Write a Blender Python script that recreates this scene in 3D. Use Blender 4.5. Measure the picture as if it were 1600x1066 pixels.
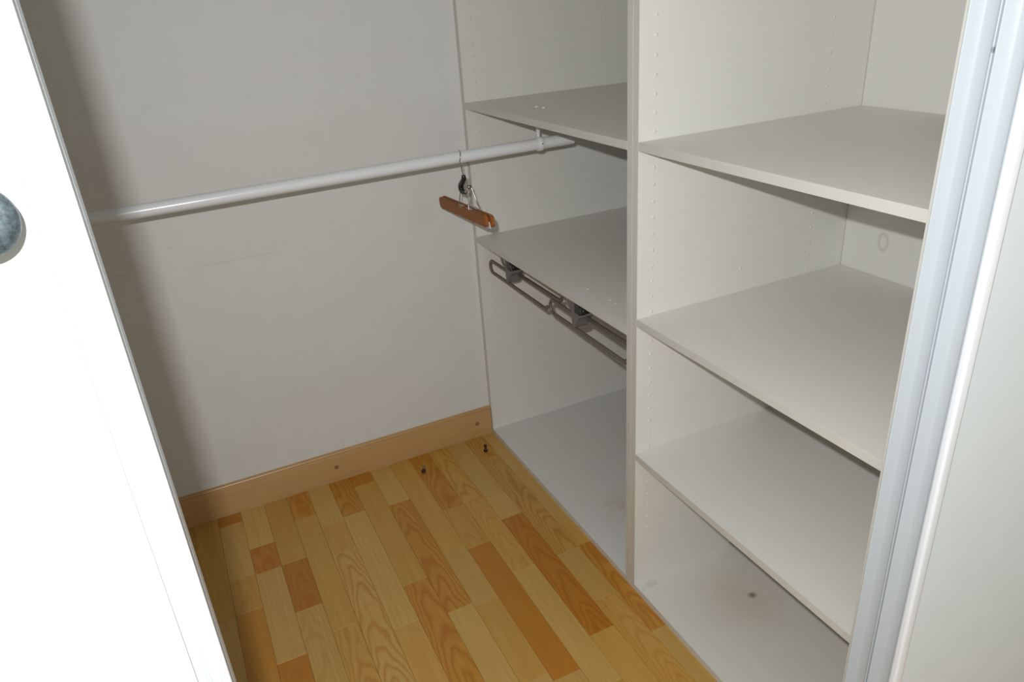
import bpy, bmesh, math, random
from mathutils import Vector, Matrix

for o in list(bpy.data.objects):
    bpy.data.objects.remove(o, do_unlink=True)
SC = bpy.context.scene
COL = SC.collection
random.seed(7)

# ------------------------------------------------------------------ camera
# world: X along the back wall to the right, Y into the back wall (y = 0), Z up
CAM = Vector((-0.82809, -2.07221, 1.39911))
cR = Vector((0.896903, -0.437563, -0.064060))
cU = Vector((0.239460, 0.358757, 0.902193))
cF = Vector((0.371784, 0.824519, -0.426549))
cam_data = bpy.data.cameras.new('camera')
cam_data.sensor_fit = 'HORIZONTAL'
cam_data.sensor_width = 36.0
cam_data.lens = 1142.907 / 1600.0 * 36.0
cam_data.clip_start = 0.01
cam = bpy.data.objects.new('camera', cam_data)
COL.objects.link(cam)
rotm = Matrix((cR, cU, -cF)).transposed()
cam.matrix_world = Matrix.Translation(CAM) @ rotm.to_4x4()
SC.camera = cam

# ------------------------------------------------------------------ light
world = bpy.data.worlds.new('room_light')
SC.world = world
world.use_nodes = True
bgn = world.node_tree.nodes['Background']
bgn.inputs['Color'].default_value = (1.0, 0.975, 0.87, 1)      # dim warm light of the room in front
bgn.inputs['Strength'].default_value = 0.72

fl = bpy.data.lights.new('camera_flash', 'AREA')               # the flash of the camera, up and left of the lens
fl.shape = 'RECTANGLE'
fl.size, fl.size_y = 0.026, 0.009
fl.energy = 15.6
fl.color = (0.98, 0.995, 1.0)
flash = bpy.data.objects.new('camera_flash', fl)
COL.objects.link(flash)
flash.matrix_world = Matrix.Translation(CAM + Vector((-0.034, 0.020, 0.066))) @ rotm.to_4x4()

vs = SC.view_settings
vs.view_transform = 'Standard'
vs.look = 'None'
vs.exposure = 0.0
vs.gamma = 1.0
vs.use_curve_mapping = False

# ------------------------------------------------------------------ materials
def new_mat(name):
    m = bpy.data.materials.new(name)
    m.use_nodes = True
    nt = m.node_tree
    return m, nt, nt.nodes['Principled BSDF']

def N(nt, kind, **kw):
    n = nt.nodes.new(kind)
    for k, v in kw.items():
        setattr(n, k, v)
    return n

def L(nt, a, b):
    nt.links.new(a, b)

def math_n(nt, op, a, b=None, c=None):
    n = N(nt, 'ShaderNodeMath', operation=op)
    for i, v in enumerate((a, b, c)):
        if v is None:
            continue
        if isinstance(v, (int, float)):
            n.inputs[i].default_value = v
        else:
            L(nt, v, n.inputs[i])
    return n.outputs[0]

def mixc(nt, fac, a, b, blend='MIX'):
    n = N(nt, 'ShaderNodeMix', data_type='RGBA', blend_type=blend)
    for sock, v in ((n.inputs[0], fac), (n.inputs[6], a), (n.inputs[7], b)):
        if isinstance(v, (int, float)):
            sock.default_value = v
        elif isinstance(v, tuple):
            sock.default_value = (*v[:3], 1)
        else:
            L(nt, v, sock)
    return n.outputs[2]

def noise(nt, vec, scale, detail=3, rough=0.5, dist=0.0):
    n = N(nt, 'ShaderNodeTexNoise')
    n.inputs['Scale'].default_value = scale
    n.inputs['Detail'].default_value = detail
    n.inputs['Roughness'].default_value = rough
    n.inputs['Distortion'].default_value = dist
    if vec is not None:
        L(nt, vec, n.inputs['Vector'])
    return n.outputs['Fac']

def mapped(nt, vec, scale):
    n = N(nt, 'ShaderNodeMapping')
    n.inputs['Scale'].default_value = scale
    L(nt, vec, n.inputs['Vector'])
    return n.outputs[0]

def bump(nt, bsdf, h, strength, dist=0.001):
    b = N(nt, 'ShaderNodeBump')
    b.inputs['Strength'].default_value = strength
    b.inputs['Distance'].default_value = dist
    L(nt, h, b.inputs['Height'])
    L(nt, b.outputs[0], bsdf.inputs['Normal'])

def blob(nt, pos, centre, radii, soft=0.6, wob=0.0, wobscale=30):
    """soft elliptical mask in object space: 1 inside, 0 outside"""
    sub = N(nt, 'ShaderNodeVectorMath', operation='SUBTRACT')
    L(nt, pos, sub.inputs[0]); sub.inputs[1].default_value = centre
    dv = N(nt, 'ShaderNodeVectorMath', operation='DIVIDE')
    L(nt, sub.outputs[0], dv.inputs[0]); dv.inputs[1].default_value = radii
    ln = N(nt, 'ShaderNodeVectorMath', operation='LENGTH')
    L(nt, dv.outputs[0], ln.inputs[0])
    d = ln.outputs['Value']
    if wob:
        d = math_n(nt, 'ADD', d, math_n(nt, 'MULTIPLY', math_n(nt, 'SUBTRACT', noise(nt, pos, wobscale), 0.5), wob))
    mr = N(nt, 'ShaderNodeMapRange', interpolation_type='SMOOTHSTEP')
    L(nt, d, mr.inputs[0])
    mr.inputs[1].default_value = 1.0 - soft
    mr.inputs[2].default_value = 1.0
    mr.inputs[3].default_value = 1.0
    mr.inputs[4].default_value = 0.0
    return mr.outputs[0]

def plain(name, col, rough, metal=0.0, var=0.03, nscale=18, bstr=0.05, bscale=400, spec=0.5, marks=None):
    m, nt, b = new_mat(name)
    tc = N(nt, 'ShaderNodeTexCoord')
    pos = tc.outputs['Object']
    nz = noise(nt, pos, nscale)
    dark = tuple(c * (1 - var) for c in col)
    lite = tuple(min(1, c * (1 + var)) for c in col)
    colour = mixc(nt, nz, dark, lite)
    for mk in (marks or []):
        mask = blob(nt, pos, mk['c'], mk['r'], mk.get('soft', 0.6), mk.get('wob', 0), mk.get('ws', 30))
        if 'hole' in mk:
            inner = blob(nt, pos, mk['c'], mk['hole'], 0.5, mk.get('wob', 0), mk.get('ws', 30))
            mask = math_n(nt, 'MULTIPLY', mask, math_n(nt, 'SUBTRACT', 1.0, inner))
        if mk.get('grain'):
            g = noise(nt, pos, mk['grain'], 4, 0.7)
            g = math_n(nt, 'MULTIPLY', math_n(nt, 'SUBTRACT', g, 0.35), 2.2)
            g.node.use_clamp = True
            mask = math_n(nt, 'MULTIPLY', mask, g)
        mask = math_n(nt, 'MULTIPLY', mask, mk['a'])
        colour = mixc(nt, mask, colour, mk['col'])
    L(nt, colour, b.inputs['Base Color'])
    b.inputs['Roughness'].default_value = rough
    b.inputs['Metallic'].default_value = metal
    b.inputs['Specular IOR Level'].default_value = spec
    if bstr:
        bump(nt, b, noise(nt, pos, bscale, 2), bstr, 0.0006)
    return m

WHITE_MEL = (0.738, 0.728, 0.684)
M = {}
M['wall'] = plain('matt_wall_paint', (0.705, 0.708, 0.692), 0.7, bstr=0.12, bscale=160, spec=0.25,
                  marks=[dict(c=(-0.99, 0, 0.806), r=(0.030, 0.02, 0.0022), a=0.35, col=(0.35, 0.33, 0.28), wob=0.5),
                         dict(c=(-0.70, 0, 0.791), r=(0.16, 0.02, 0.003), a=0.16, col=(0.40, 0.38, 0.34), wob=0.8),
                         dict(c=(-0.86, 0, 0.855), r=(0.012, 0.02, 0.0016), a=0.4, col=(0.3, 0.28, 0.25)),
                         dict(c=(-0.16, 0, 0.83), r=(0.05, 0.02, 0.08), a=0.10, col=(0.45, 0.42, 0.38), wob=0.5, ws=20)])
M['wall_room'] = plain('matt_room_wall_paint', (0.635, 0.685, 0.715), 0.65, bstr=0.10, bscale=160, spec=0.3)
M['ceiling'] = plain('ceiling_paint', (0.76, 0.75, 0.72), 0.8, bstr=0.1, bscale=120)
M['mel'] = plain('white_melamine', WHITE_MEL, 0.42, var=0.015, bstr=0.10, bscale=700, spec=0.4)
M['edge'] = plain('cream_edge_band', (0.62, 0.612, 0.568), 0.45, var=0.03, nscale=60, bstr=0.05)
M['back'] = plain('white_back_board', (0.735, 0.725, 0.695), 0.5, var=0.015, bstr=0.08, bscale=500,
                  marks=[dict(c=(0.594, -0.995, 0.842), r=(0.2, 0.017, 0.027), hole=(0.2, 0.012, 0.020), soft=0.35, a=0.35,
                              col=(0.33, 0.30, 0.26), wob=0.25, ws=60)])
M['base1'] = plain('stained_melamine_base', (0.70, 0.69, 0.67), 0.32, var=0.015, bstr=0.08, bscale=700,
                   marks=[dict(c=(0.15, -0.62, 0.017), r=(0.08, 0.12, 0.1), soft=0.8, a=0.65, col=(0.50, 0.40, 0.24), wob=0.6, grain=22)])
M['base2'] = plain('marked_melamine_base', (0.72, 0.705, 0.665), 0.32, var=0.015, bstr=0.08, bscale=700,
                   marks=[dict(c=(0.20, -1.06, 0.017), r=(0.13, 0.15, 0.1), soft=0.95, a=0.36, col=(0.60, 0.46, 0.28), wob=0.5, ws=14),
                          dict(c=(0.231, -1.062, 0.017), r=(0.016, 0.013, 0.1), soft=0.8, a=0.75, col=(0.16, 0.11, 0.10), wob=0.5, ws=120),
                          dict(c=(0.040, -0.907, 0.017), r=(0.020, 0.012, 0.1), soft=0.3, a=0.30, col=(0.47, 0.45, 0.40), wob=0.3, ws=90)])
M['pin'] = plain('hole_plug_white', (0.70, 0.68, 0.62), 0.4, bstr=0)
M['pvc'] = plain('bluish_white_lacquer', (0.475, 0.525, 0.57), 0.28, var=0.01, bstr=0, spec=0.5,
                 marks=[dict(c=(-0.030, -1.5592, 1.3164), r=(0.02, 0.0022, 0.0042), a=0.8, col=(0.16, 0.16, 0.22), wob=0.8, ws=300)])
M['bead'] = plain('bright_white_lacquer', (0.74, 0.77, 0.82), 0.28, var=0.01, bstr=0)
M['door'] = plain('white_door_lacquer', (0.49, 0.515, 0.515), 0.4, var=0.01, bstr=0.03)
M['door_frame'] = plain('white_door_profile', (0.48, 0.51, 0.535), 0.3, var=0.01, bstr=0)
M['door_edge'] = plain('grey_door_edge', (0.60, 0.66, 0.72), 0.3, var=0.02, bstr=0)
M['rail'] = plain('white_enamelled_tube', (0.72, 0.73, 0.76), 0.22, var=0.01, bstr=0)
M['plastic'] = plain('white_plastic', (0.76, 0.76, 0.75), 0.35, var=0.01, bstr=0)
M['rack'] = plain('taupe_coated_metal', (0.155, 0.130, 0.112), 0.45, metal=0.2, var=0.06, bstr=0)
M['rack_body'] = plain('grey_plastic_housing', (0.165, 0.155, 0.145), 0.5, var=0.05, bstr=0.05)
M['black'] = plain('black_rubber', (0.012, 0.012, 0.013), 0.35, var=0.2, bstr=0)
M['chrome'] = plain('polished_steel_wire', (0.42, 0.40, 0.37), 0.18, metal=1.0, var=0.02, bstr=0)
M['felt'] = plain('pale_felt', (0.66, 0.66, 0.60), 0.95, var=0.05, bstr=0.3, bscale=900)
M['redfelt'] = plain('red_felt', (0.30, 0.022, 0.018), 0.95, var=0.1, bstr=0.3, bscale=900)
M['cover'] = plain('brown_screw_cover', (0.27, 0.135, 0.055), 0.45, var=0.05, bstr=0)
M['darkbit'] = plain('dark_brown_metal', (0.035, 0.022, 0.020), 0.5, metal=0.3, var=0.3, bstr=0.1)
M['greybit'] = plain('grey_violet_metal', (0.22, 0.19, 0.22), 0.4, metal=0.5, var=0.2, bstr=0)
M['dark_gap'] = plain('subfloor_board', (0.20, 0.13, 0.07), 0.9)

def knob_mat():
    m, nt, b = new_mat('mottled_grey_pewter')
    tc = N(nt, 'ShaderNodeTexCoord')
    nz = noise(nt, tc.outputs['Object'], 130, 4, 0.7)
    nz2 = noise(nt, tc.outputs['Object'], 500, 3, 0.7)
    f = math_n(nt, 'MULTIPLY_ADD', math_n(nt, 'ADD', nz, nz2), 1.3, -0.8)
    f.node.use_clamp = True
    L(nt, mixc(nt, f, (0.012, 0.018, 0.022), (0.095, 0.12, 0.132)), b.inputs['Base Color'])
    b.inputs['Metallic'].default_value = 0.6
    b.inputs['Roughness'].default_value = 0.55
    bump(nt, b, nz2, 0.12, 0.0006)
    return m
M['knob'] = knob_mat()

def plank_mat():
    """laminate strip: tone from the object's own colour, straight and arched grain along Y"""
    m, nt, b = new_mat('beech_laminate_strip')
    tc = N(nt, 'ShaderNodeTexCoord')
    oi = N(nt, 'ShaderNodeObjectInfo')
    pos = tc.outputs['Object']
    off = N(nt, 'ShaderNodeVectorMath', operation='SCALE')
    off.inputs[0].default_value = (37.0, 53.0, 71.0)
    L(nt, oi.outputs['Random'], off.inputs['Scale'])
    add = N(nt, 'ShaderNodeVectorMath', operation='ADD')
    L(nt, pos, add.inputs[0]); L(nt, off.outputs[0], add.inputs[1])
    p = add.outputs[0]
    sep = N(nt, 'ShaderNodeSeparateXYZ'); L(nt, pos, sep.inputs[0])
    x, y = sep.outputs[0], sep.outputs[1]
    # streaks along the strip
    st = noise(nt, mapped(nt, p, (190, 5.0, 1)), 1.0, 4, 0.6, 0.3)
    st2 = noise(nt, mapped(nt, p, (34, 2.2, 1)), 1.0, 3, 0.5, 0.5)
    fleck = noise(nt, mapped(nt, p, (600, 150, 1)), 1.0, 2, 0.6)
    # arched grain
    warp = noise(nt, mapped(nt, p, (14, 4.5, 1)), 1.0, 2, 0.5)
    rnd = math_n(nt, 'MULTIPLY', math_n(nt, 'SUBTRACT', oi.outputs['Random'], 0.5), 0.030)
    xo = math_n(nt, 'ADD', x, rnd)
    xs = math_n(nt, 'MULTIPLY', math_n(nt, 'MULTIPLY', xo, xo), 210.0)
    ph = math_n(nt, 'ADD', math_n(nt, 'ADD', math_n(nt, 'MULTIPLY', y, 1.5), xs), math_n(nt, 'MULTIPLY', warp, 0.75))
    sn = math_n(nt, 'SINE', math_n(nt, 'MULTIPLY', ph, 46.0))
    ring = math_n(nt, 'POWER', math_n(nt, 'MULTIPLY_ADD', sn, 0.5, 0.5), 2.2)
    ring = math_n(nt, 'MULTIPLY', ring, oi.outputs['Alpha'])
    base = oi.outputs['Color']
    darker = mixc(nt, 1.0, base, (0.80, 0.66, 0.46), 'MULTIPLY')
    lighter = mixc(nt, 1.0, base, (1.10, 1.13, 1.20), 'MULTIPLY')
    k = math_n(nt, 'MULTIPLY', math_n(nt, 'SUBTRACT', st, 0.35), 1.5); k.node.use_clamp = True
    c1 = mixc(nt, k, darker, lighter)
    c1 = mixc(nt, 0.55, base, c1)
    k2 = math_n(nt, 'MULTIPLY', math_n(nt, 'SUBTRACT', st2, 0.5), 1.6); k2.node.use_clamp = True
    c2 = mixc(nt, k2, c1, darker)
    c3 = mixc(nt, math_n(nt, 'MULTIPLY', ring, 0.85), c2, mixc(nt, 1.0, base, (0.76, 0.56, 0.33), 'MULTIPLY'))
    fk = math_n(nt, 'MULTIPLY', math_n(nt, 'SUBTRACT', fleck, 0.56), 1.6); fk.node.use_clamp = True
    c4 = mixc(nt, fk, c3, mixc(nt, 1.0, base, (0.70, 0.58, 0.42), 'MULTIPLY'))
    L(nt, c4, b.inputs['Base Color'])
    b.inputs['Roughness'].default_value = 0.38
    b.inputs['Specular IOR Level'].default_value = 0.4
    bump(nt, b, st, 0.04, 0.0004)
    return m
M['plank'] = plank_mat()

def beech_mat():
    m, nt, b = new_mat('beech_skirting_wood')
    tc = N(nt, 'ShaderNodeTexCoord'); pos = tc.outputs['Object']
    st = noise(nt, mapped(nt, pos, (5, 140, 140)), 1.0, 4, 0.6, 0.3)
    st2 = noise(nt, mapped(nt, pos, (1.6, 24, 24)), 1.0, 3, 0.5, 0.6)
    c = mixc(nt, st, (0.44, 0.252, 0.096), (0.60, 0.375, 0.165))
    c = mixc(nt, math_n(nt, 'MULTIPLY', st2, 0.5), c, (0.48, 0.285, 0.115))
    L(nt, c, b.inputs['Base Color'])
    b.inputs['Roughness'].default_value = 0.30
    bump(nt, b, st, 0.05, 0.0004)
    return m
M['beech'] = beech_mat()

def jaw_mat():
    m, nt, b = new_mat('varnished_hanger_wood')
    tc = N(nt, 'ShaderNodeTexCoord'); pos = tc.outputs['Object']
    st = noise(nt, mapped(nt, pos, (160, 6, 160)), 1.0, 4, 0.6, 0.4)
    c = mixc(nt, st, (0.23, 0.075, 0.016), (0.38, 0.140, 0.032))
    L(nt, c, b.inputs['Base Color'])
    b.inputs['Roughness'].default_value = 0.5
    b.inputs['Specular IOR Level'].default_value = 0.25
    return m
M['jaw'] = jaw_mat()

# ------------------------------------------------------------------ mesh helpers
def bm_box(bm, a, b, bev=0.0, seg=1):
    x0, x1 = sorted((a[0], b[0])); y0, y1 = sorted((a[1], b[1])); z0, z1 = sorted((a[2], b[2]))
    v = [bm.verts.new(p) for p in ((x0,y0,z0),(x1,y0,z0),(x1,y1,z0),(x0,y1,z0),(x0,y0,z1),(x1,y0,z1),(x1,y1,z1),(x0,y1,z1))]
    fs = [bm.faces.new([v[i] for i in q]) for q in ((3,2,1,0),(4,5,6,7),(0,1,5,4),(1,2,6,5),(2,3,7,6),(3,0,4,7))]
    if bev:
        es = list({e for f in fs for e in f.edges})
        bmesh.ops.bevel(bm, geom=es, offset=bev, segments=seg, affect='EDGES', profile=0.5)

def bm_tube(bm, pts, r, sides=12, cap=True):
    """round tube along a polyline; r is a number or a list"""
    pts = [Vector(p) for p in pts]
    rs = r if isinstance(r, (list, tuple)) else [r] * len(pts)
    rings = []
    t0 = (pts[1] - pts[0]).normalized()
    ref = Vector((0, 0, 1)) if abs(t0.z) < 0.9 else Vector((1, 0, 0))
    n = t0.cross(ref).normalized()
    for i, p in enumerate(pts):
        if i == 0: t = pts[1] - p
        elif i == len(pts) - 1: t = p - pts[i-1]
        else: t = (pts[i+1] - p).normalized() + (p - pts[i-1]).normalized()
        t.normalize()
        n = (n - t * n.dot(t)).normalized()
        bn = t.cross(n)
        rings.append([bm.verts.new(p + (n * math.cos(a) + bn * math.sin(a)) * rs[i]) for a in [2*math.pi*k/sides for k in range(sides)]])
    for A, B in zip(rings, rings[1:]):
        for k in range(sides):
            f = bm.faces.new((A[k], A[(k+1) % sides], B[(k+1) % sides], B[k])); f.smooth = True
    if cap:
        for R_ in (rings[0][::-1], rings[-1]):
            bm.faces.new([bm.verts.new(v.co) for v in R_])

def bm_lathe(bm, prof, origin, axis, sides=48):
    """prof = [(distance along axis, radius)]"""
    axis = Vector(axis).normalized(); o = Vector(origin)
    ref = Vector((0, 0, 1)) if abs(axis.z) < 0.9 else Vector((1, 0, 0))
    u = axis.cross(ref).normalized(); w = axis.cross(u)
    rings = []
    for h, r in prof:
        if r < 1e-6: rings.append([bm.verts.new(o + axis * h)])
        else: rings.append([bm.verts.new(o + axis * h + (u*math.cos(a) + w*math.sin(a)) * r) for a in [2*math.pi*k/sides for k in range(sides)]])
    for A, B in zip(rings, rings[1:]):
        for k in range(sides):
            k2 = (k+1) % sides
            if len(A) == 1 and len(B) == 1: continue
            if len(A) == 1: f = bm.faces.new((A[0], B[k2], B[k]))
            elif len(B) == 1: f = bm.faces.new((A[k], A[k2], B[0]))
            else: f = bm.faces.new((A[k], A[k2], B[k2], B[k]))
            f.smooth = True

def bm_extrude_z(bm, prof, z0, z1, smooth=False):
    """closed (x, y) outline pulled up from z0 to z1"""
    A = [bm.verts.new((x, y, z0)) for x, y in prof]
    B = [bm.verts.new((x, y, z1)) for x, y in prof]
    n = len(prof)
    for k in range(n):
        f = bm.faces.new((A[k], A[(k+1) % n], B[(k+1) % n], B[k])); f.smooth = smooth
    bm.faces.new(list(reversed(A))); bm.faces.new(B)

def bm_prism(bm, poly, vec):
    """closed polygon of 3-D points pushed along vec"""
    vec = Vector(vec)
    A = [bm.verts.new(p) for p in poly]; B = [bm.verts.new(Vector(p) + vec) for p in poly]
    n = len(poly)
    for k in range(n):
        bm.faces.new((A[k], A[(k+1) % n], B[(k+1) % n], B[k]))
    bm.faces.new(list(reversed(A))); bm.faces.new(B)

def obj(name, bm, mat, parent=None, loc=(0, 0, 0), soft=None):
    bmesh.ops.recalc_face_normals(bm, faces=bm.faces[:])
    if soft:                                  # smooth shading below this angle, sharp above
        for f in bm.faces: f.smooth = True
        for e in bm.edges:
            if len(e.link_faces) != 2 or e.calc_face_angle() > math.radians(soft): e.smooth = False
    me = bpy.data.meshes.new(name)
    bm.to_mesh(me); bm.free()
    me.materials.append(M[mat])
    o = bpy.data.objects.new(name, me)
    COL.objects.link(o)
    o.location = loc
    if parent: o.parent = parent
    return o

def box(name, a, b, mat, parent=None, bev=0.0, seg=1):
    bm = bmesh.new(); bm_box(bm, a, b, bev, seg)
    return obj(name, bm, mat, parent)

def tube(name, pts, r, mat, parent=None, sides=12):
    bm = bmesh.new(); bm_tube(bm, pts, r, sides)
    return obj(name, bm, mat, parent)

def empty(name, loc, label, cat, group=None):
    o = bpy.data.objects.new(name, None)
    o.empty_display_size = 0.05
    COL.objects.link(o); o.location = loc
    o['label'] = label; o['category'] = cat
    if group: o['group'] = group
    return o

def structure(o, label=None, cat=None):
    o['kind'] = 'structure'
    if label: o['label'] = label
    if cat: o['category'] = cat
    return o

def arc(c, r, a0, a1, n, plane='yz'):
    out = []
    for k in range(n + 1):
        a = math.radians(a0 + (a1 - a0) * k / n)
        p, q = r * math.cos(a), r * math.sin(a)
        out.append((c[0], c[1] + p, c[2] + q) if plane == 'yz' else (c[0] + p, c[1] + q, c[2]))
    return out

def smooth_path(pts, n=8):
    """Catmull-Rom through the points"""
    P = [Vector(p) for p in pts]
    P = [P[0] * 2 - P[1]] + P + [P[-1] * 2 - P[-2]]
    out = []
    for i in range(1, len(P) - 2):
        a, b, c, d = P[i-1], P[i], P[i+1], P[i+2]
        for k in range(n):
            t = k / n
            out.append(0.5 * ((2*b) + (c - a)*t + (2*a - 5*b + 4*c - d)*t*t + (3*b - a - 3*c + d)*t**3))
    out.append(P[-2])
    return out

# ------------------------------------------------------------------ the setting
CEIL = 2.45
XL, XR = -1.95, 0.62            # closet side walls
YF0, YF1 = -1.524, -1.596       # inner and outer face of the front wall
JX = -0.030                     # edge of the opening
DOOR_TOP = 2.12

structure(box('wall_back', (XL - 0.1, 0, -0.02), (XR + 0.1, 0.1, CEIL), 'wall'), 'plain white wall behind the clothes rail', 'wall')
structure(box('wall_left', (XL - 0.1, 0, -0.02), (XL, YF0, CEIL), 'wall'), 'white end wall of the closet behind the door leaf', 'wall')
structure(box('wall_right', (XR, 0, -0.02), (XR + 0.1, YF0, CEIL), 'wall'), 'white wall behind the shelving units', 'wall')
structure(box('ceiling', (XL - 0.1, 0.1, CEIL), (XR + 0.1, YF1, CEIL + 0.08), 'ceiling'), 'white closet ceiling above the units', 'ceiling')
bm = bmesh.new()
WX = JX + 0.0105                # wall end behind the side channels
bm_box(bm, (WX, YF0, -0.02), (1.5, YF1, CEIL))
bm_box(bm, (XL - 0.1, YF0, DOOR_TOP), (WX, YF1, CEIL))
bm_box(bm, (-2.6, YF0, -0.02), (XL - 0.1, YF1, CEIL))
structure(obj('wall_front', bm, 'wall_room'), 'pale grey-white wall at the right, beside the closet opening', 'wall')

# floor: base board and laminate strips, measured seam by seam where they can be seen
floor = structure(box('floor', (-2.6, 0.0, -0.03), (1.5, -2.9, -0.0081), 'dark_gap'), 'beech-look laminate floor laid in staggered strips', 'floor')
TONE = {'P': (0.590, 0.382, 0.120), 'M': (0.575, 0.340, 0.084), 'O': (0.550, 0.275, 0.046), 'D': (0.490, 0.216, 0.027)}
seams = [0.028, -0.041, -0.110, -0.178, -0.246, -0.315, -0.383, -0.452, -0.522, -0.590, -0.660, -0.726, -0.796, -0.867, -0.936, -1.005]
rows = [  # per strip column from the units leftwards: [(tone, arched grain, end y), ...]
    [('P', 0, -0.568), ('M', 0, -0.673), ('O', 1, -1.02), ('P', 0, -1.30)],
    [('M', 1, -0.400), ('O', .6, -0.676), ('P', 0, -0.874), ('M', .6, -1.20)],
    [('P', 0, -0.346), ('P', 0, -0.463), ('D', .8, -0.960), ('M', 0, -1.25)],
    [('M', 1, -0.337), ('M', .5, -0.675), ('P', 0, -1.10)],
    [('O', 1, -0.334), ('M', .4, -0.532), ('D', 0, -1.030), ('P', .5, -1.28)],
    [('M', 0, -0.510), ('P', 0, -0.74), ('M', 0, -1.003), ('P', 0, -1.33)],
    [('P', 0, -0.226), ('O', 1, -0.722), ('P', 0, -1.15)],
    [('D', 0, -0.075), ('M', 0, -0.577), ('O', 1, -1.16)],
    [('O', 1, -0.207), ('P', 0, -0.708), ('M', 0, -1.05)],
    [('P', 0, -0.217), ('M', 0, -0.361), ('P', 1, -0.98)],
    [('O', .8, -0.145), ('M', 0, -0.420), ('O', 0, -0.638), ('M', .8, -1.10)],
    [('M', 0, -0.328), ('D', .5, -0.528), ('P', .4, -0.95)],
    [('P', 0, -0.212), ('D', .7, -0.330), ('P', 0, -0.672), ('D', .4, -1.0)],
    [('D', .3, -0.064), ('P', 0, -0.322), ('M', .3, -0.461), ('O', 0, -0.86)],
    [('M', 0, -0.468), ('P', 0, -0.82)],
]
rows[1][0] = ('M', 1, -0.676); rows[1].pop(1)     # one long strip with arched grain
rows[10][1] = ('M', 0, -0.638); rows[10].pop(2)
def plank(x0, x1, y0, y1, tone, arch):
    g = 0.00022
    bm = bmesh.new()
    cx, cy = (x0 + x1) / 2, (y0 + y1) / 2
    w, h = abs(x1 - x0) / 2 - g, abs(y1 - y0) / 2 - g
    c = 0.0004
    lo = [bm.verts.new((sx*w, sy*h, -0.008)) for sx, sy in ((-1,-1),(1,-1),(1,1),(-1,1))]
    mi = [bm.verts.new((sx*w, sy*h, -c)) for sx, sy in ((-1,-1),(1,-1),(1,1),(-1,1))]
    hi = [bm.verts.new((sx*(w-c), sy*(h-c), 0)) for sx, sy in ((-1,-1),(1,-1),(1,1),(-1,1))]
    for A, B in ((lo, mi), (mi, hi)):
        for k in range(4):
            bm.faces.new((A[k], A[(k+1) % 4], B[(k+1) % 4], B[k]))
    bm.faces.new(hi)
    o = obj('plank', bm, 'plank', floor, (cx, cy, 0))
    t = TONE[tone]; j = 1 + random.uniform(-0.06, 0.06)
    o.color = (t[0]*j, t[1]*j*random.uniform(.98, 1.02), t[2]*j, arch)
    return o
def continue_row(x0, x1, y, yend):
    while y > yend:
        ln = random.choice((0.14, 0.2, 0.3, 0.42, 0.5))
        y1 = max(y - ln, yend)
        if y1 - yend < 0.06: y1 = yend
        plank(x0, x1, y, y1, random.choice('PPMMOD'), random.choice((0, 0, 0.4, 1)))
        y = y1
YEND = -2.45
for k, row in enumerate(rows):
    x1, x0 = seams[k], seams[k+1]
    y = 0.0
    for tone, arch, y1 in row:
        plank(x0, x1, y, y1, tone, arch)
        y = y1
    continue_row(x0, x1, y, YEND)
xx = seams[-1]
while xx > -1.94:
    continue_row(max(xx - 0.0688, XL), xx, 0.0 if random.random() < .5 else 0.0, YEND)
    xx -= 0.0688
xx = seams[0]
while xx < 0.42:
    continue_row(xx, xx + 0.0688, YF1, YEND)
    xx += 0.0688

# skirting board with rounded top and two screw covers
bm = bmesh.new()
prof = [(-0.0, 0.0), (-0.0, 0.1065), (-0.004, 0.1065), (-0.0075, 0.1055), (-0.0102, 0.1030), (-0.0112, 0.1000), (-0.0100, 0.0975), (-0.0120, 0.0965), (-0.0130, 0.0940), (-0.0130, 0.0)]
bm_prism(bm, [(XL, y, z) for y, z in prof], (-XL - 0.0015, 0, 0))
bb = structure(obj('baseboard_back', bm, 'beech', soft=40), 'beech wood skirting board along the back wall', 'skirting board')
for sx in (-0.554, -0.056):
    bm = bmesh.new()
    bm_lathe(bm, [(0, 0.0075), (0.0007, 0.0072), (0.0011, 0.0055), (0.0009, 0.0)], (sx, -0.0130, 0.0540), (0, -1, 0), 20)
    obj('screw_cover', bm, 'cover', bb)

# side channels of the sliding door in the reveal (two U-profiles) and the bead on the wall edge
def channel(name, ya, yb, label):
    """U-profile open towards the opening, from y = ya (far) to yb (near)"""
    t, h, fl_ = 0.0022, 0.0060, 0.0105
    n = 10
    def tip(y0, y1):
        c = (y0 + y1) / 2; r = abs(y1 - y0) / 2; s = 1 if y1 > y0 else -1
        return [(JX - r * math.sin(math.pi * k / 6) * 0.9, c - s * r * math.cos(math.pi * k / 6)) for k in range(7)]
    p = [(JX + fl_, ya)] + tip(ya, ya - t)
    # fillet down into the trough
    p += [(JX + h * (1 - math.cos(math.radians(90 * k / n))) * 0.9, ya - t - 0.014 * math.sin(math.radians(90 * k / n)) * (k / n)) for k in range(1, n + 1)]
    p += [(JX + h * 0.9, yb + t + 0.006)]
    p += [(JX + h * 0.9 * math.cos(math.radians(90 * k / n)), yb + t + 0.006 * (1 - math.sin(math.radians(90 * k / n)))) for k in range(1, n + 1)]
    p += tip(yb + t, yb)[0:]
    p += [(JX + fl_, yb)]
    q = [p[0]]
    for a in p[1:]:
        if (Vector(a) - Vector(q[-1])).length > 1e-5: q.append(a)
    bm = bmesh.new(); bm_extrude_z(bm, q, 0.0, DOOR_TOP)
    return structure(obj(name, bm, 'pvc', soft=48), label, 'door channel')
channel('trim_1', YF0, YF0 - 0.0355, 'white vertical door channel nearest the shelves')
channel('trim_2', YF0 - 0.0373, YF1 + 0.0002, 'white vertical door channel nearest the room')
bm = bmesh.new()
bx0, bx1, by = JX - 0.0015, JX + 0.0165, YF1 - 0.0003
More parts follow.
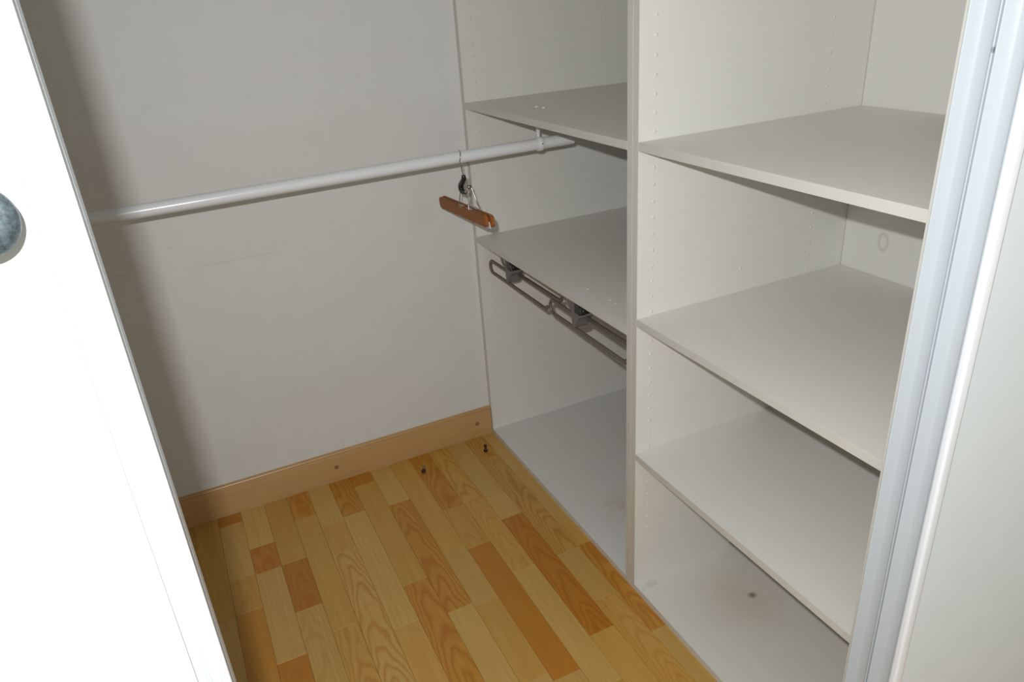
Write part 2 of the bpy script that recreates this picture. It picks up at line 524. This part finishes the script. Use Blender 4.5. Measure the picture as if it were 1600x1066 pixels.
pr = [(bx0, by), (bx0, by - 0.004)] + [(bx0 + 0.004 - 0.004 * math.cos(math.radians(a)), by - 0.004 - 0.004 * math.sin(math.radians(a))) for a in (22, 45, 67, 90)] + \
     [(bx1 - 0.004 + 0.004 * math.sin(math.radians(a)), by - 0.004 - 0.004 * math.cos(math.radians(a))) for a in (0, 22, 45, 67, 90)] + [(bx1, by)]
bm_extrude_z(bm, pr, 0.0, DOOR_TOP)
structure(obj('trim_3', bm, 'bead', soft=40), 'bright rounded bead along the wall edge of the opening', 'trim')
bm = bmesh.new()
bm_box(bm, (XL, YF0, 0.0), (JX - 0.004, YF1, 0.003))
for yy in (YF0 - 0.001, YF0 - 0.036, YF1 + 0.001):
    bm_box(bm, (XL, yy - 0.0008, 0.003), (JX - 0.004, yy + 0.0008, 0.010))
structure(obj('trim_4', bm, 'pvc'), 'white double floor track of the sliding door', 'door track')

# ------------------------------------------------------------------ sliding door leaf
DY0, DY1 = YF1 + 0.0135, YF1 + 0.0135 + 0.020    # front face and panel back
DX = -0.8775
door = bpy.data.objects.new('door_1', None); COL.objects.link(door); door.location = (DX - 0.45, DY1, 0.010)
structure(door, 'white sliding door leaf with a grey metal knob, at the left', 'door')
def dpart(o):
    o.parent = door; o.matrix_parent_inverse = Matrix.Translation(-Vector(door.location)); return o
DZ0, DZ1 = 0.0105, DOOR_TOP - 0.01
dpart(box('door_panel', (XL + 0.03, DY0 + 0.0015, DZ0 + 0.04), (DX - 0.0233, DY0 + 0.012, DZ1 - 0.03), 'door'))
def stile_profile():
    # outline seen from above; x from the free edge leftwards, y from the front face backwards
    e = DX
    f = DY0
    return [(e - 0.0230, f + 0.0012), (e - 0.0222, f), (e - 0.0165, f), (e - 0.0155, f + 0.0011), (e - 0.0140, f + 0.0011), (e - 0.0130, f),
            (e - 0.0075, f - 0.0004), (e - 0.0060, f + 0.0007), (e - 0.0045, f + 0.0007), (e - 0.0036, f), (e - 0.0008, f), (e, f + 0.0008),
            (e, f + 0.0150), (e - 0.0230, f + 0.0150)]
bm = bmesh.new(); bm_extrude_z(bm, stile_profile(), DZ0, DZ1)
st = dpart(obj('stile', bm, 'door_frame'))
bm = bmesh.new()
bm_extrude_z(bm, [(DX - 0.0200, DY0 + 0.0150), (DX - 0.0018, DY0 + 0.0150), (DX + 0.0000, DY0 + 0.0165), (DX + 0.0000, DY0 + 0.0345), (DX - 0.0012, DY0 + 0.0355), (DX - 0.0200, DY0 + 0.0355)], DZ0, DZ1)
e2 = obj('edge_strip', bm, 'door_edge', st)
dpart(box('bottom_rail', (XL + 0.03, DY0, DZ0), (DX - 0.0232, DY0 + 0.016, DZ0 + 0.0398), 'door_frame'))
dpart(box('top_rail', (XL + 0.03, DY0, DZ1 - 0.0298), (DX - 0.0232, DY0 + 0.016, DZ1), 'door_frame'))
bm = bmesh.new()
KC = (-0.9240, DY0 + 0.0015, 1.3085)
bm_lathe(bm, [(0.0, 0.0100), (0.002, 0.0095), (0.005, 0.0075), (0.011, 0.0070), (0.014, 0.0085), (0.0165, 0.0140), (0.019, 0.0182), (0.0225, 0.0204),
              (0.026, 0.0202), (0.029, 0.0184), (0.0315, 0.0148), (0.0333, 0.0095), (0.0341, 0.0045), (0.0343, 0.0)], KC, (0, -1, 0), 56)
kn = dpart(obj('knob', bm, 'knob')); kn['label'] = 'mottled grey metal door knob'

# ------------------------------------------------------------------ shelving units
D = 0.5936
TH = 0.017
UTOP = 2.26
def edge(parent, a, b):
    return box('edge_band', a, b, 'edge', parent, 0.0003)
def unit(ya, yb, t_left, t_right, shelves, base_mat, label, holes_left, holes_right):
    """open-fronted unit between y = ya (far) and y = yb (near); front plane x = 0"""
    cy = (ya + yb) / 2
    u = empty('shelving_unit', (D / 2, cy, 0), label, 'shelving unit', None)
    def P(o):
        o.parent = u; o.matrix_parent_inverse = Matrix.Translation(-Vector(u.location)); return o
    for y0, y1, side in ((ya, ya - t_left, 0), (yb + t_right, yb, 1)):
        s = P(box('side_panel', (0.001, y0, 0.0), (D + 0.006, y1, UTOP), 'mel'))
        edge(s, (0.0, y0, 0.0), (0.001, y1, UTOP))
        hl = (holes_left, holes_right)[side]
        if hl:
            bm = bmesh.new()
            yy, sg = (y1, -1) if side == 0 else (y0, 1)
            for hx, hz in hl:
                bm_lathe(bm, [(0, 0.0036), (0.0010, 0.0033), (0.0015, 0.0020), (0.0016, 0.0)], (hx, yy, hz), (0, sg, 0), 10)
            o = obj('pin_hole_plugs', bm, 'pin', s); o['kind'] = 'stuff'
    yi0, yi1 = ya - t_left - 0.0003, yb + t_right + 0.0003
    P(box('back_panel', (D, yi0 - 0.0012, 0.0), (D + 0.006, yi1 + 0.0012, UTOP), 'back'))
    bp = P(box('base_panel', (0.001, yi0, 0.0), (D - 0.0003, yi1, 0.017), base_mat))
    edge(bp, (0.0, yi0, 0.0), (0.001, yi1, 0.017))
    tp = P(box('top_panel', (0.001, yi0, UTOP - 0.019), (D - 0.0003, yi1, UTOP), 'mel'))
    edge(tp, (0.0, yi0, UTOP - 0.019), (0.001, yi1, UTOP))
    for z in shelves:
        s = P(box('shelf', (0.001, yi0, z - TH), (D - 0.0015, yi1, z), 'mel'))
        edge(s, (0.0, yi0, z - TH), (0.001, yi1, z))
    return u
def hole_list(cols, shelves, zmax=2.1):
    out = []
    for cx in cols:
        z = 1.3517 + 0.0343 * 21
        while z > 0.10:
            if z < zmax and all(not (s - TH - 0.006 < z < s + 0.006) for s in shelves):
                out.append((cx, z))
            z -= 0.0343
    return out + [(0.279, 0.815), (0.279, 0.246)]
S1 = (1.1268, 0.7243)
S2 = (1.1296, 0.7590, 0.4154)
YD = -0.8688
u1 = unit(-0.0015, YD + 0.0003, 0.0192, 0.0185, S1, 'base1', 'white open shelving unit against the back wall, holding the trouser racks',
          hole_list((0.040, 0.481), S1), hole_list((0.040, 0.481), S1))
u2 = unit(YD - 0.0003, -1.5165, 0.0186, 0.0170, S2, 'base2', 'white open shelving unit with three shelves, beside the closet opening',
          hole_list((0.038, 0.481), S2), hole_list((0.038, 0.481), S2))

# ------------------------------------------------------------------ clothes rail
RY, RZ0, RZ1, RR = -0.290, 1.0235, 1.0315, 0.0152
def rz(x): return RZ1 + (x + 0.13) * (RZ1 - RZ0) / (0.84)
rail = empty('clothes_rail', (XL, RY, rz(XL)), 'white round clothes rail running along the back wall under the shelf', 'clothes rail')
def RP(o):
    o.parent = rail; o.matrix_parent_inverse = Matrix.Translation(-Vector(rail.location)); return o
XE = 0.20
bm = bmesh.new(); bm_tube(bm, [(XL + 0.002 + (XE - XL - 0.002) * k / 12, RY, rz(XL + (XE - XL) * k / 12)) for k in range(13)], RR, 40)
RP(obj('tube', bm, 'rail'))
bm = bmesh.new(); bm_lathe(bm, [(0, 0.0), (0, 0.024), (0.004, 0.0235), (0.005, 0.019), (0.016, 0.0185), (0.016, 0.0154)], (XL + 0.0003, RY, rz(XL)), (1, 0, 0), 32)
RP(obj('wall_socket', bm, 'plastic'))
BX = 0.097
bm = bmesh.new()
zc = rz(BX)
bm_lathe(bm, [(-0.0070, RR + 0.0002), (-0.0070, RR + 0.0028), (-0.0052, RR + 0.0038), (0.0052, RR + 0.0038), (0.0070, RR + 0.0028), (0.0070, RR + 0.0002)], (BX, RY, zc), (1, 0, 0), 36)
bm_box(bm, (BX - 0.0040, RY + 0.0010, zc + 0.0165), (BX + 0.0040, RY + 0.0070, S1[0] - TH - 0.003), 0.0008)
bm_box(bm, (BX - 0.010, RY - 0.026, S1[0] - TH - 0.0035), (BX + 0.010, RY + 0.026, S1[0] - TH - 0.0004), 0.0006)
br = RP(obj('bracket', bm, 'plastic'))
bm = bmesh.new(); bm_lathe(bm, [(0, 0.0017), (0.0006, 0.0017), (0.0006, 0.0)], (BX + 0.001, RY - RR - 0.0034, zc + 0.002), (0, -1, 0.12), 12)
obj('screw_hole', bm, 'black', br)
for dx, dy in ((0.1009, -0.2757), (0.1051, -0.3074)):
    bm = bmesh.new()
    bm_lathe(bm, [(0.0002, 0.0052), (0.0018, 0.0050), (0.0032, 0.0036), (0.0036, 0)], (dx, dy, S1[0]), (0, 0, 1), 14)
    obj('screw_cap', bm, 'plastic', br)

# ------------------------------------------------------------------ trouser hanger with wooden clamp
HX = -0.130
hang = empty('trouser_hanger', (HX, -0.27, 0.88), 'brown wooden clamp trouser hanger hooked over the white rail', 'hanger')
def HP(o):
    o.parent = hang; o.matrix_parent_inverse = Matrix.Translation(-Vector(hang.location)); return o
zr = rz(HX)
wr = 0.0013
rr_ = RR + wr + 0.0002
hook = []
for a in (25, 45, 65, 90, 115, 140, 165, 190, 205):
    hook.append((HX - 0.012 * (a - 25) / 180, RY + rr_ * math.cos(math.radians(a)), zr + rr_ * math.sin(math.radians(a))))
hook += [(HX - 0.010, RY - 0.0165, zr - 0.020), (HX - 0.006, RY - 0.011, zr - 0.036), (HX - 0.002, RY - 0.005, zr - 0.050)]
HP(tube('hook', smooth_path(hook, 5), wr, 'chrome', sides=10))
zs = zr - 0.046
sl = [(HX - 0.002, RY - 0.005, zs), (HX - 0.001, RY - 0.004, zs - 0.010), (HX, RY + 0.010, zs - 0.021), (HX, RY + 0.024, zs - 0.034), (HX, RY + 0.020, zs - 0.046), (HX, RY + 0.000, zs - 0.046), (HX, RY - 0.012, zs - 0.042)]
sp = smooth_path(sl, 6)
HP(tube('sleeve', sp, [0.0050 + 0.0026 * math.sin(math.pi * min(1, k / len(sp) * 1.1)) for k in range(len(sp))], 'black', sides=14))
# chrome end of the sleeve and the sprung wire clip
bm = bmesh.new()
bm_tube(bm, smooth_path([(HX, RY - 0.012, zs - 0.042), (HX, RY - 0.022, zs - 0.036), (HX, RY - 0.030, zs - 0.028)], 5), [0.0052 - 0.0002 * k for k in range(11)], 14)
bm_lathe(bm, [(-0.007, 0.0), (-0.006, 0.0035), (-0.003, 0.0058), (0.003, 0.0058), (0.006, 0.0035), (0.007, 0.0)], (HX, RY - 0.034, zs - 0.026), (1, 0, 0), 20)
HP(obj('swivel', bm, 'chrome'))
jz = 0.9075
def wire(pts): return HP(tube('clip_wire', smooth_path(pts, 5), 0.0012, 'chrome', sides=8))
wire([(HX - 0.006, RY + 0.016, zs - 0.046), (HX - 0.009, RY + 0.019, jz + 0.012), (HX - 0.0105, RY + 0.020, jz - 0.008), (HX - 0.011, RY + 0.010, jz - 0.007)])
wire([(HX + 0.004, RY + 0.010, zs - 0.046), (HX + 0.009, RY + 0.006, jz + 0.012), (HX + 0.0105, RY + 0.002, jz - 0.004), (HX + 0.011, RY + 0.014, jz - 0.004)])
wire([(HX - 0.005, RY - 0.036, zs - 0.027), (HX - 0.009, RY - 0.042, jz + 0.016), (HX - 0.0112, RY - 0.046, jz - 0.003)])
wire([(HX + 0.005, RY - 0.036, zs - 0.027), (HX + 0.011, RY - 0.048, jz + 0.016), (HX + 0.0135, RY - 0.060, jz + 0.000), (HX + 0.012, RY - 0.068, jz - 0.001)])
# jaws
y_far, y_near = -0.105, -0.448
def jz_of(y): return 0.8775 + (y_far - y) / (y_far - y_near) * 0.0175
for sx in (-1, 1):
    x0 = HX + sx * 0.0012; x1 = HX + sx * 0.0105
    yn = y_near + (0.010 if sx < 0 else -0.004); yf = y_far - (0.004 if sx < 0 else -0.002)
    h = 0.0152
    poly = []
    for y, dz in ((yf, h - 0.006), (yf - 0.006, h), (yn + 0.012, h), (yn + 0.003, h - 0.007), (yn, -h + 0.006), (yn + 0.006, -h), (yf - 0.010, -h), (yf - 0.002, -h + 0.009)):
        poly.append(Vector((x0, y, jz_of(y) + dz)))
    bm = bmesh.new()
    bm_prism(bm, poly, (x1 - x0, 0, 0))
    bmesh.ops.bevel(bm, geom=bm.edges[:], offset=0.0011, segments=2, affect='EDGES')
    HP(obj('jaw', bm, 'jaw'))
bm = bmesh.new()
poly = [Vector((HX - 0.0011, y, jz_of(y) + dz)) for y, dz in ((-0.112, -0.002), (-0.437, -0.002), (-0.444, -0.0180), (-0.114, -0.0180))]
bm_prism(bm, poly, (0.0022, 0, 0)); HP(obj('felt_lining', bm, 'felt'))
bm = bmesh.new()
poly = [Vector((HX - 0.0011, y, jz_of(y) + dz)) for y, dz in ((-0.288, 0.0155), (-0.318, 0.0155), (-0.318, -0.001), (-0.288, -0.001))]
bm_prism(bm, poly, (0.0022, 0, 0)); HP(obj('felt_pad', bm, 'redfelt'))
for y0, y1, sx in ((-0.262, -0.290, -1), (-0.318, -0.350, -1), (-0.318, -0.352, 1)):
    zz = (jz_of(y0) + jz_of(y1)) / 2 + 0.0154
    HP(box('clip_plate', (HX + sx * 0.0025, y0, zz), (HX + sx * 0.0112, y1, zz + 0.0012), 'chrome', None, 0.0003))

# ------------------------------------------------------------------ trouser racks under the middle shelf
SHB = S1[1] - TH
def rack(dy, label, ytip, yrear):
    r = empty('trouser_rack', (0.04, -0.20 + dy, SHB), label, 'trouser rack', 'trouser racks under the middle shelf')
    def P(o):
        o.parent = r; o.matrix_parent_inverse = Matrix.Translation(-Vector(r.location)); return o
    xf = 0.020
    zu, zl = 0.6585, 0.6210
    zc_ = (zu + zl) / 2; rad = (zu - zl) / 2
    pts = [(xf, -0.205 + dy, zu), (xf, -0.150 + dy, zu)]
    pts += [(xf, -0.085 + dy + 0.016 * math.cos(math.radians(a)), zc_ + rad * math.sin(math.radians(a))) for a in range(90, -91, -15)]
    pts += [(xf, -0.20 + dy, zl), (xf, -0.33 + dy, zl - 0.001), (xf, ytip + 0.012, zl - 0.002)]
    pts += [(xf, ytip + 0.004, zl - 0.001), (xf, ytip, zl + 0.004), (xf, ytip + 0.001, zl + 0.010)]
    P(tube('front_arm', pts, 0.0047, 'rack', sides=14))
    xr = 0.050
    P(tube('rear_arm', [(xr, -0.190 + dy, 0.645), (xr, yrear + 0.010, 0.645), (xr, yrear + 0.003, 0.648), (xr, yrear, 0.655)], 0.0056, 'rack', sides=12))
    # housing: tapered plate that carries both arms
    bm = bmesh.new()
    y0 = -0.190 + dy
    bm_prism(bm, [(0.014, y0, SHB - 0.010), (0.014, y0 - 0.044, SHB - 0.010), (0.014, y0 - 0.046, 0.664), (0.014, y0 - 0.026, 0.650), (0.014, y0 - 0.012, 0.622), (0.014, y0 - 0.006, 0.620), (0.014, y0 - 0.001, 0.645)], (0.044, 0, 0))
    bmesh.ops.bevel(bm, geom=bm.edges[:], offset=0.002, segments=1, affect='EDGES')
    P(obj('housing', bm, 'rack_body'))
    bm = bmesh.new()
    bm_box(bm, (0.006, y0 - 0.055, SHB - 0.034), (0.052, y0 - 0.030, SHB - 0.0008), 0.002)
    bm_lathe(bm, [(-0.004, 0), (-0.004, 0.010), (0.004, 0.010), (0.004, 0)], (0.010, y0 - 0.064, SHB - 0.018), (1, 0, 0), 20)
    P(obj('slide_block', bm, 'black'))
    bm = bmesh.new()
    bm_tube(bm, smooth_path([(0.012, y0 + 0.020, SHB - 0.0035), (0.012, y0 + 0.014, SHB - 0.016), (0.013, y0 + 0.006, SHB - 0.028), (0.016, y0 - 0.006, SHB - 0.036)], 5), 0.0030, 10)
    P(obj('strap', bm, 'rack'))
    bm = bmesh.new()
    bm_box(bm, (0.030, y0 + 0.026, SHB - 0.0055), (0.44, y0 - 0.060, SHB - 0.0006), 0.001)
    P(obj('mounting_plate', bm, 'rack_body'))
    return r, P
r1, P1 = rack(0.0, 'taupe metal trouser rack nearer the back wall', -0.440, -0.468)
r2, P2 = rack(-0.390, 'taupe metal trouser rack next to the divider panel', -0.8235, -0.838)
for P_, sx, sy in ((P2, 0.0517, -0.6014), (P2, 0.0584, -0.6931), (P2, 0.057, -0.7188)):
    bm = bmesh.new()
    bm_lathe(bm, [(0.0002, 0.0030), (0.0009, 0.0026), (0.0014, 0.0014), (0.0015, 0)], (sx, sy, S1[1]), (0, 0, 1), 12)
    P_(obj('screw_tip', bm, 'plastic'))

# ------------------------------------------------------------------ two small bits left on the floor
bit = empty('wall_plug', (-0.2967, -0.1132, 0.0), 'tiny dark plug with a greyish tip on the floor near the skirting middle', 'floor debris')
bm = bmesh.new()
bm_lathe(bm, [(0, 0), (0, 0.0045), (0.004, 0.0068), (0.010, 0.0062), (0.013, 0.0035), (0.013, 0)], (0, 0.002, 0.0070), (0.12, -1, -0.05), 14)
obj('head', bm, 'darkbit', bit)
bm = bmesh.new()
bm_tube(bm, [(0, 0.001, 0.007), (0.001, 0.012, 0.0085), (0.000, 0.022, 0.010)], [0.0036, 0.0042, 0.0030], 10)
obj('tip', bm, 'greybit', bit)
bit2 = empty('bent_screw', (-0.0681, -0.1044, 0.0), 'tiny dark bow-shaped metal bit on the floor by the unit corner', 'floor debris')
bm = bmesh.new()
bm_lathe(bm, [(0, 0), (0, 0.0055), (0.003, 0.0075), (0.007, 0.0060), (0.011, 0.0030), (0.011, 0)], (0, -0.016, 0.0078), (0.05, 1, 0.02), 14)
obj('head', bm, 'darkbit', bit2)
bm = bmesh.new()
bm_tube(bm, [(0, -0.007, 0.0076), (0.0005, 0.004, 0.0060), (-0.001, 0.012, 0.0058), (-0.001, 0.022, 0.0060)], [0.0028, 0.0026, 0.0045, 0.0056], 10)
obj('shank', bm, 'darkbit', bit2)
for o in (bit, bit2):
    o.rotation_euler.z = math.radians(-24)
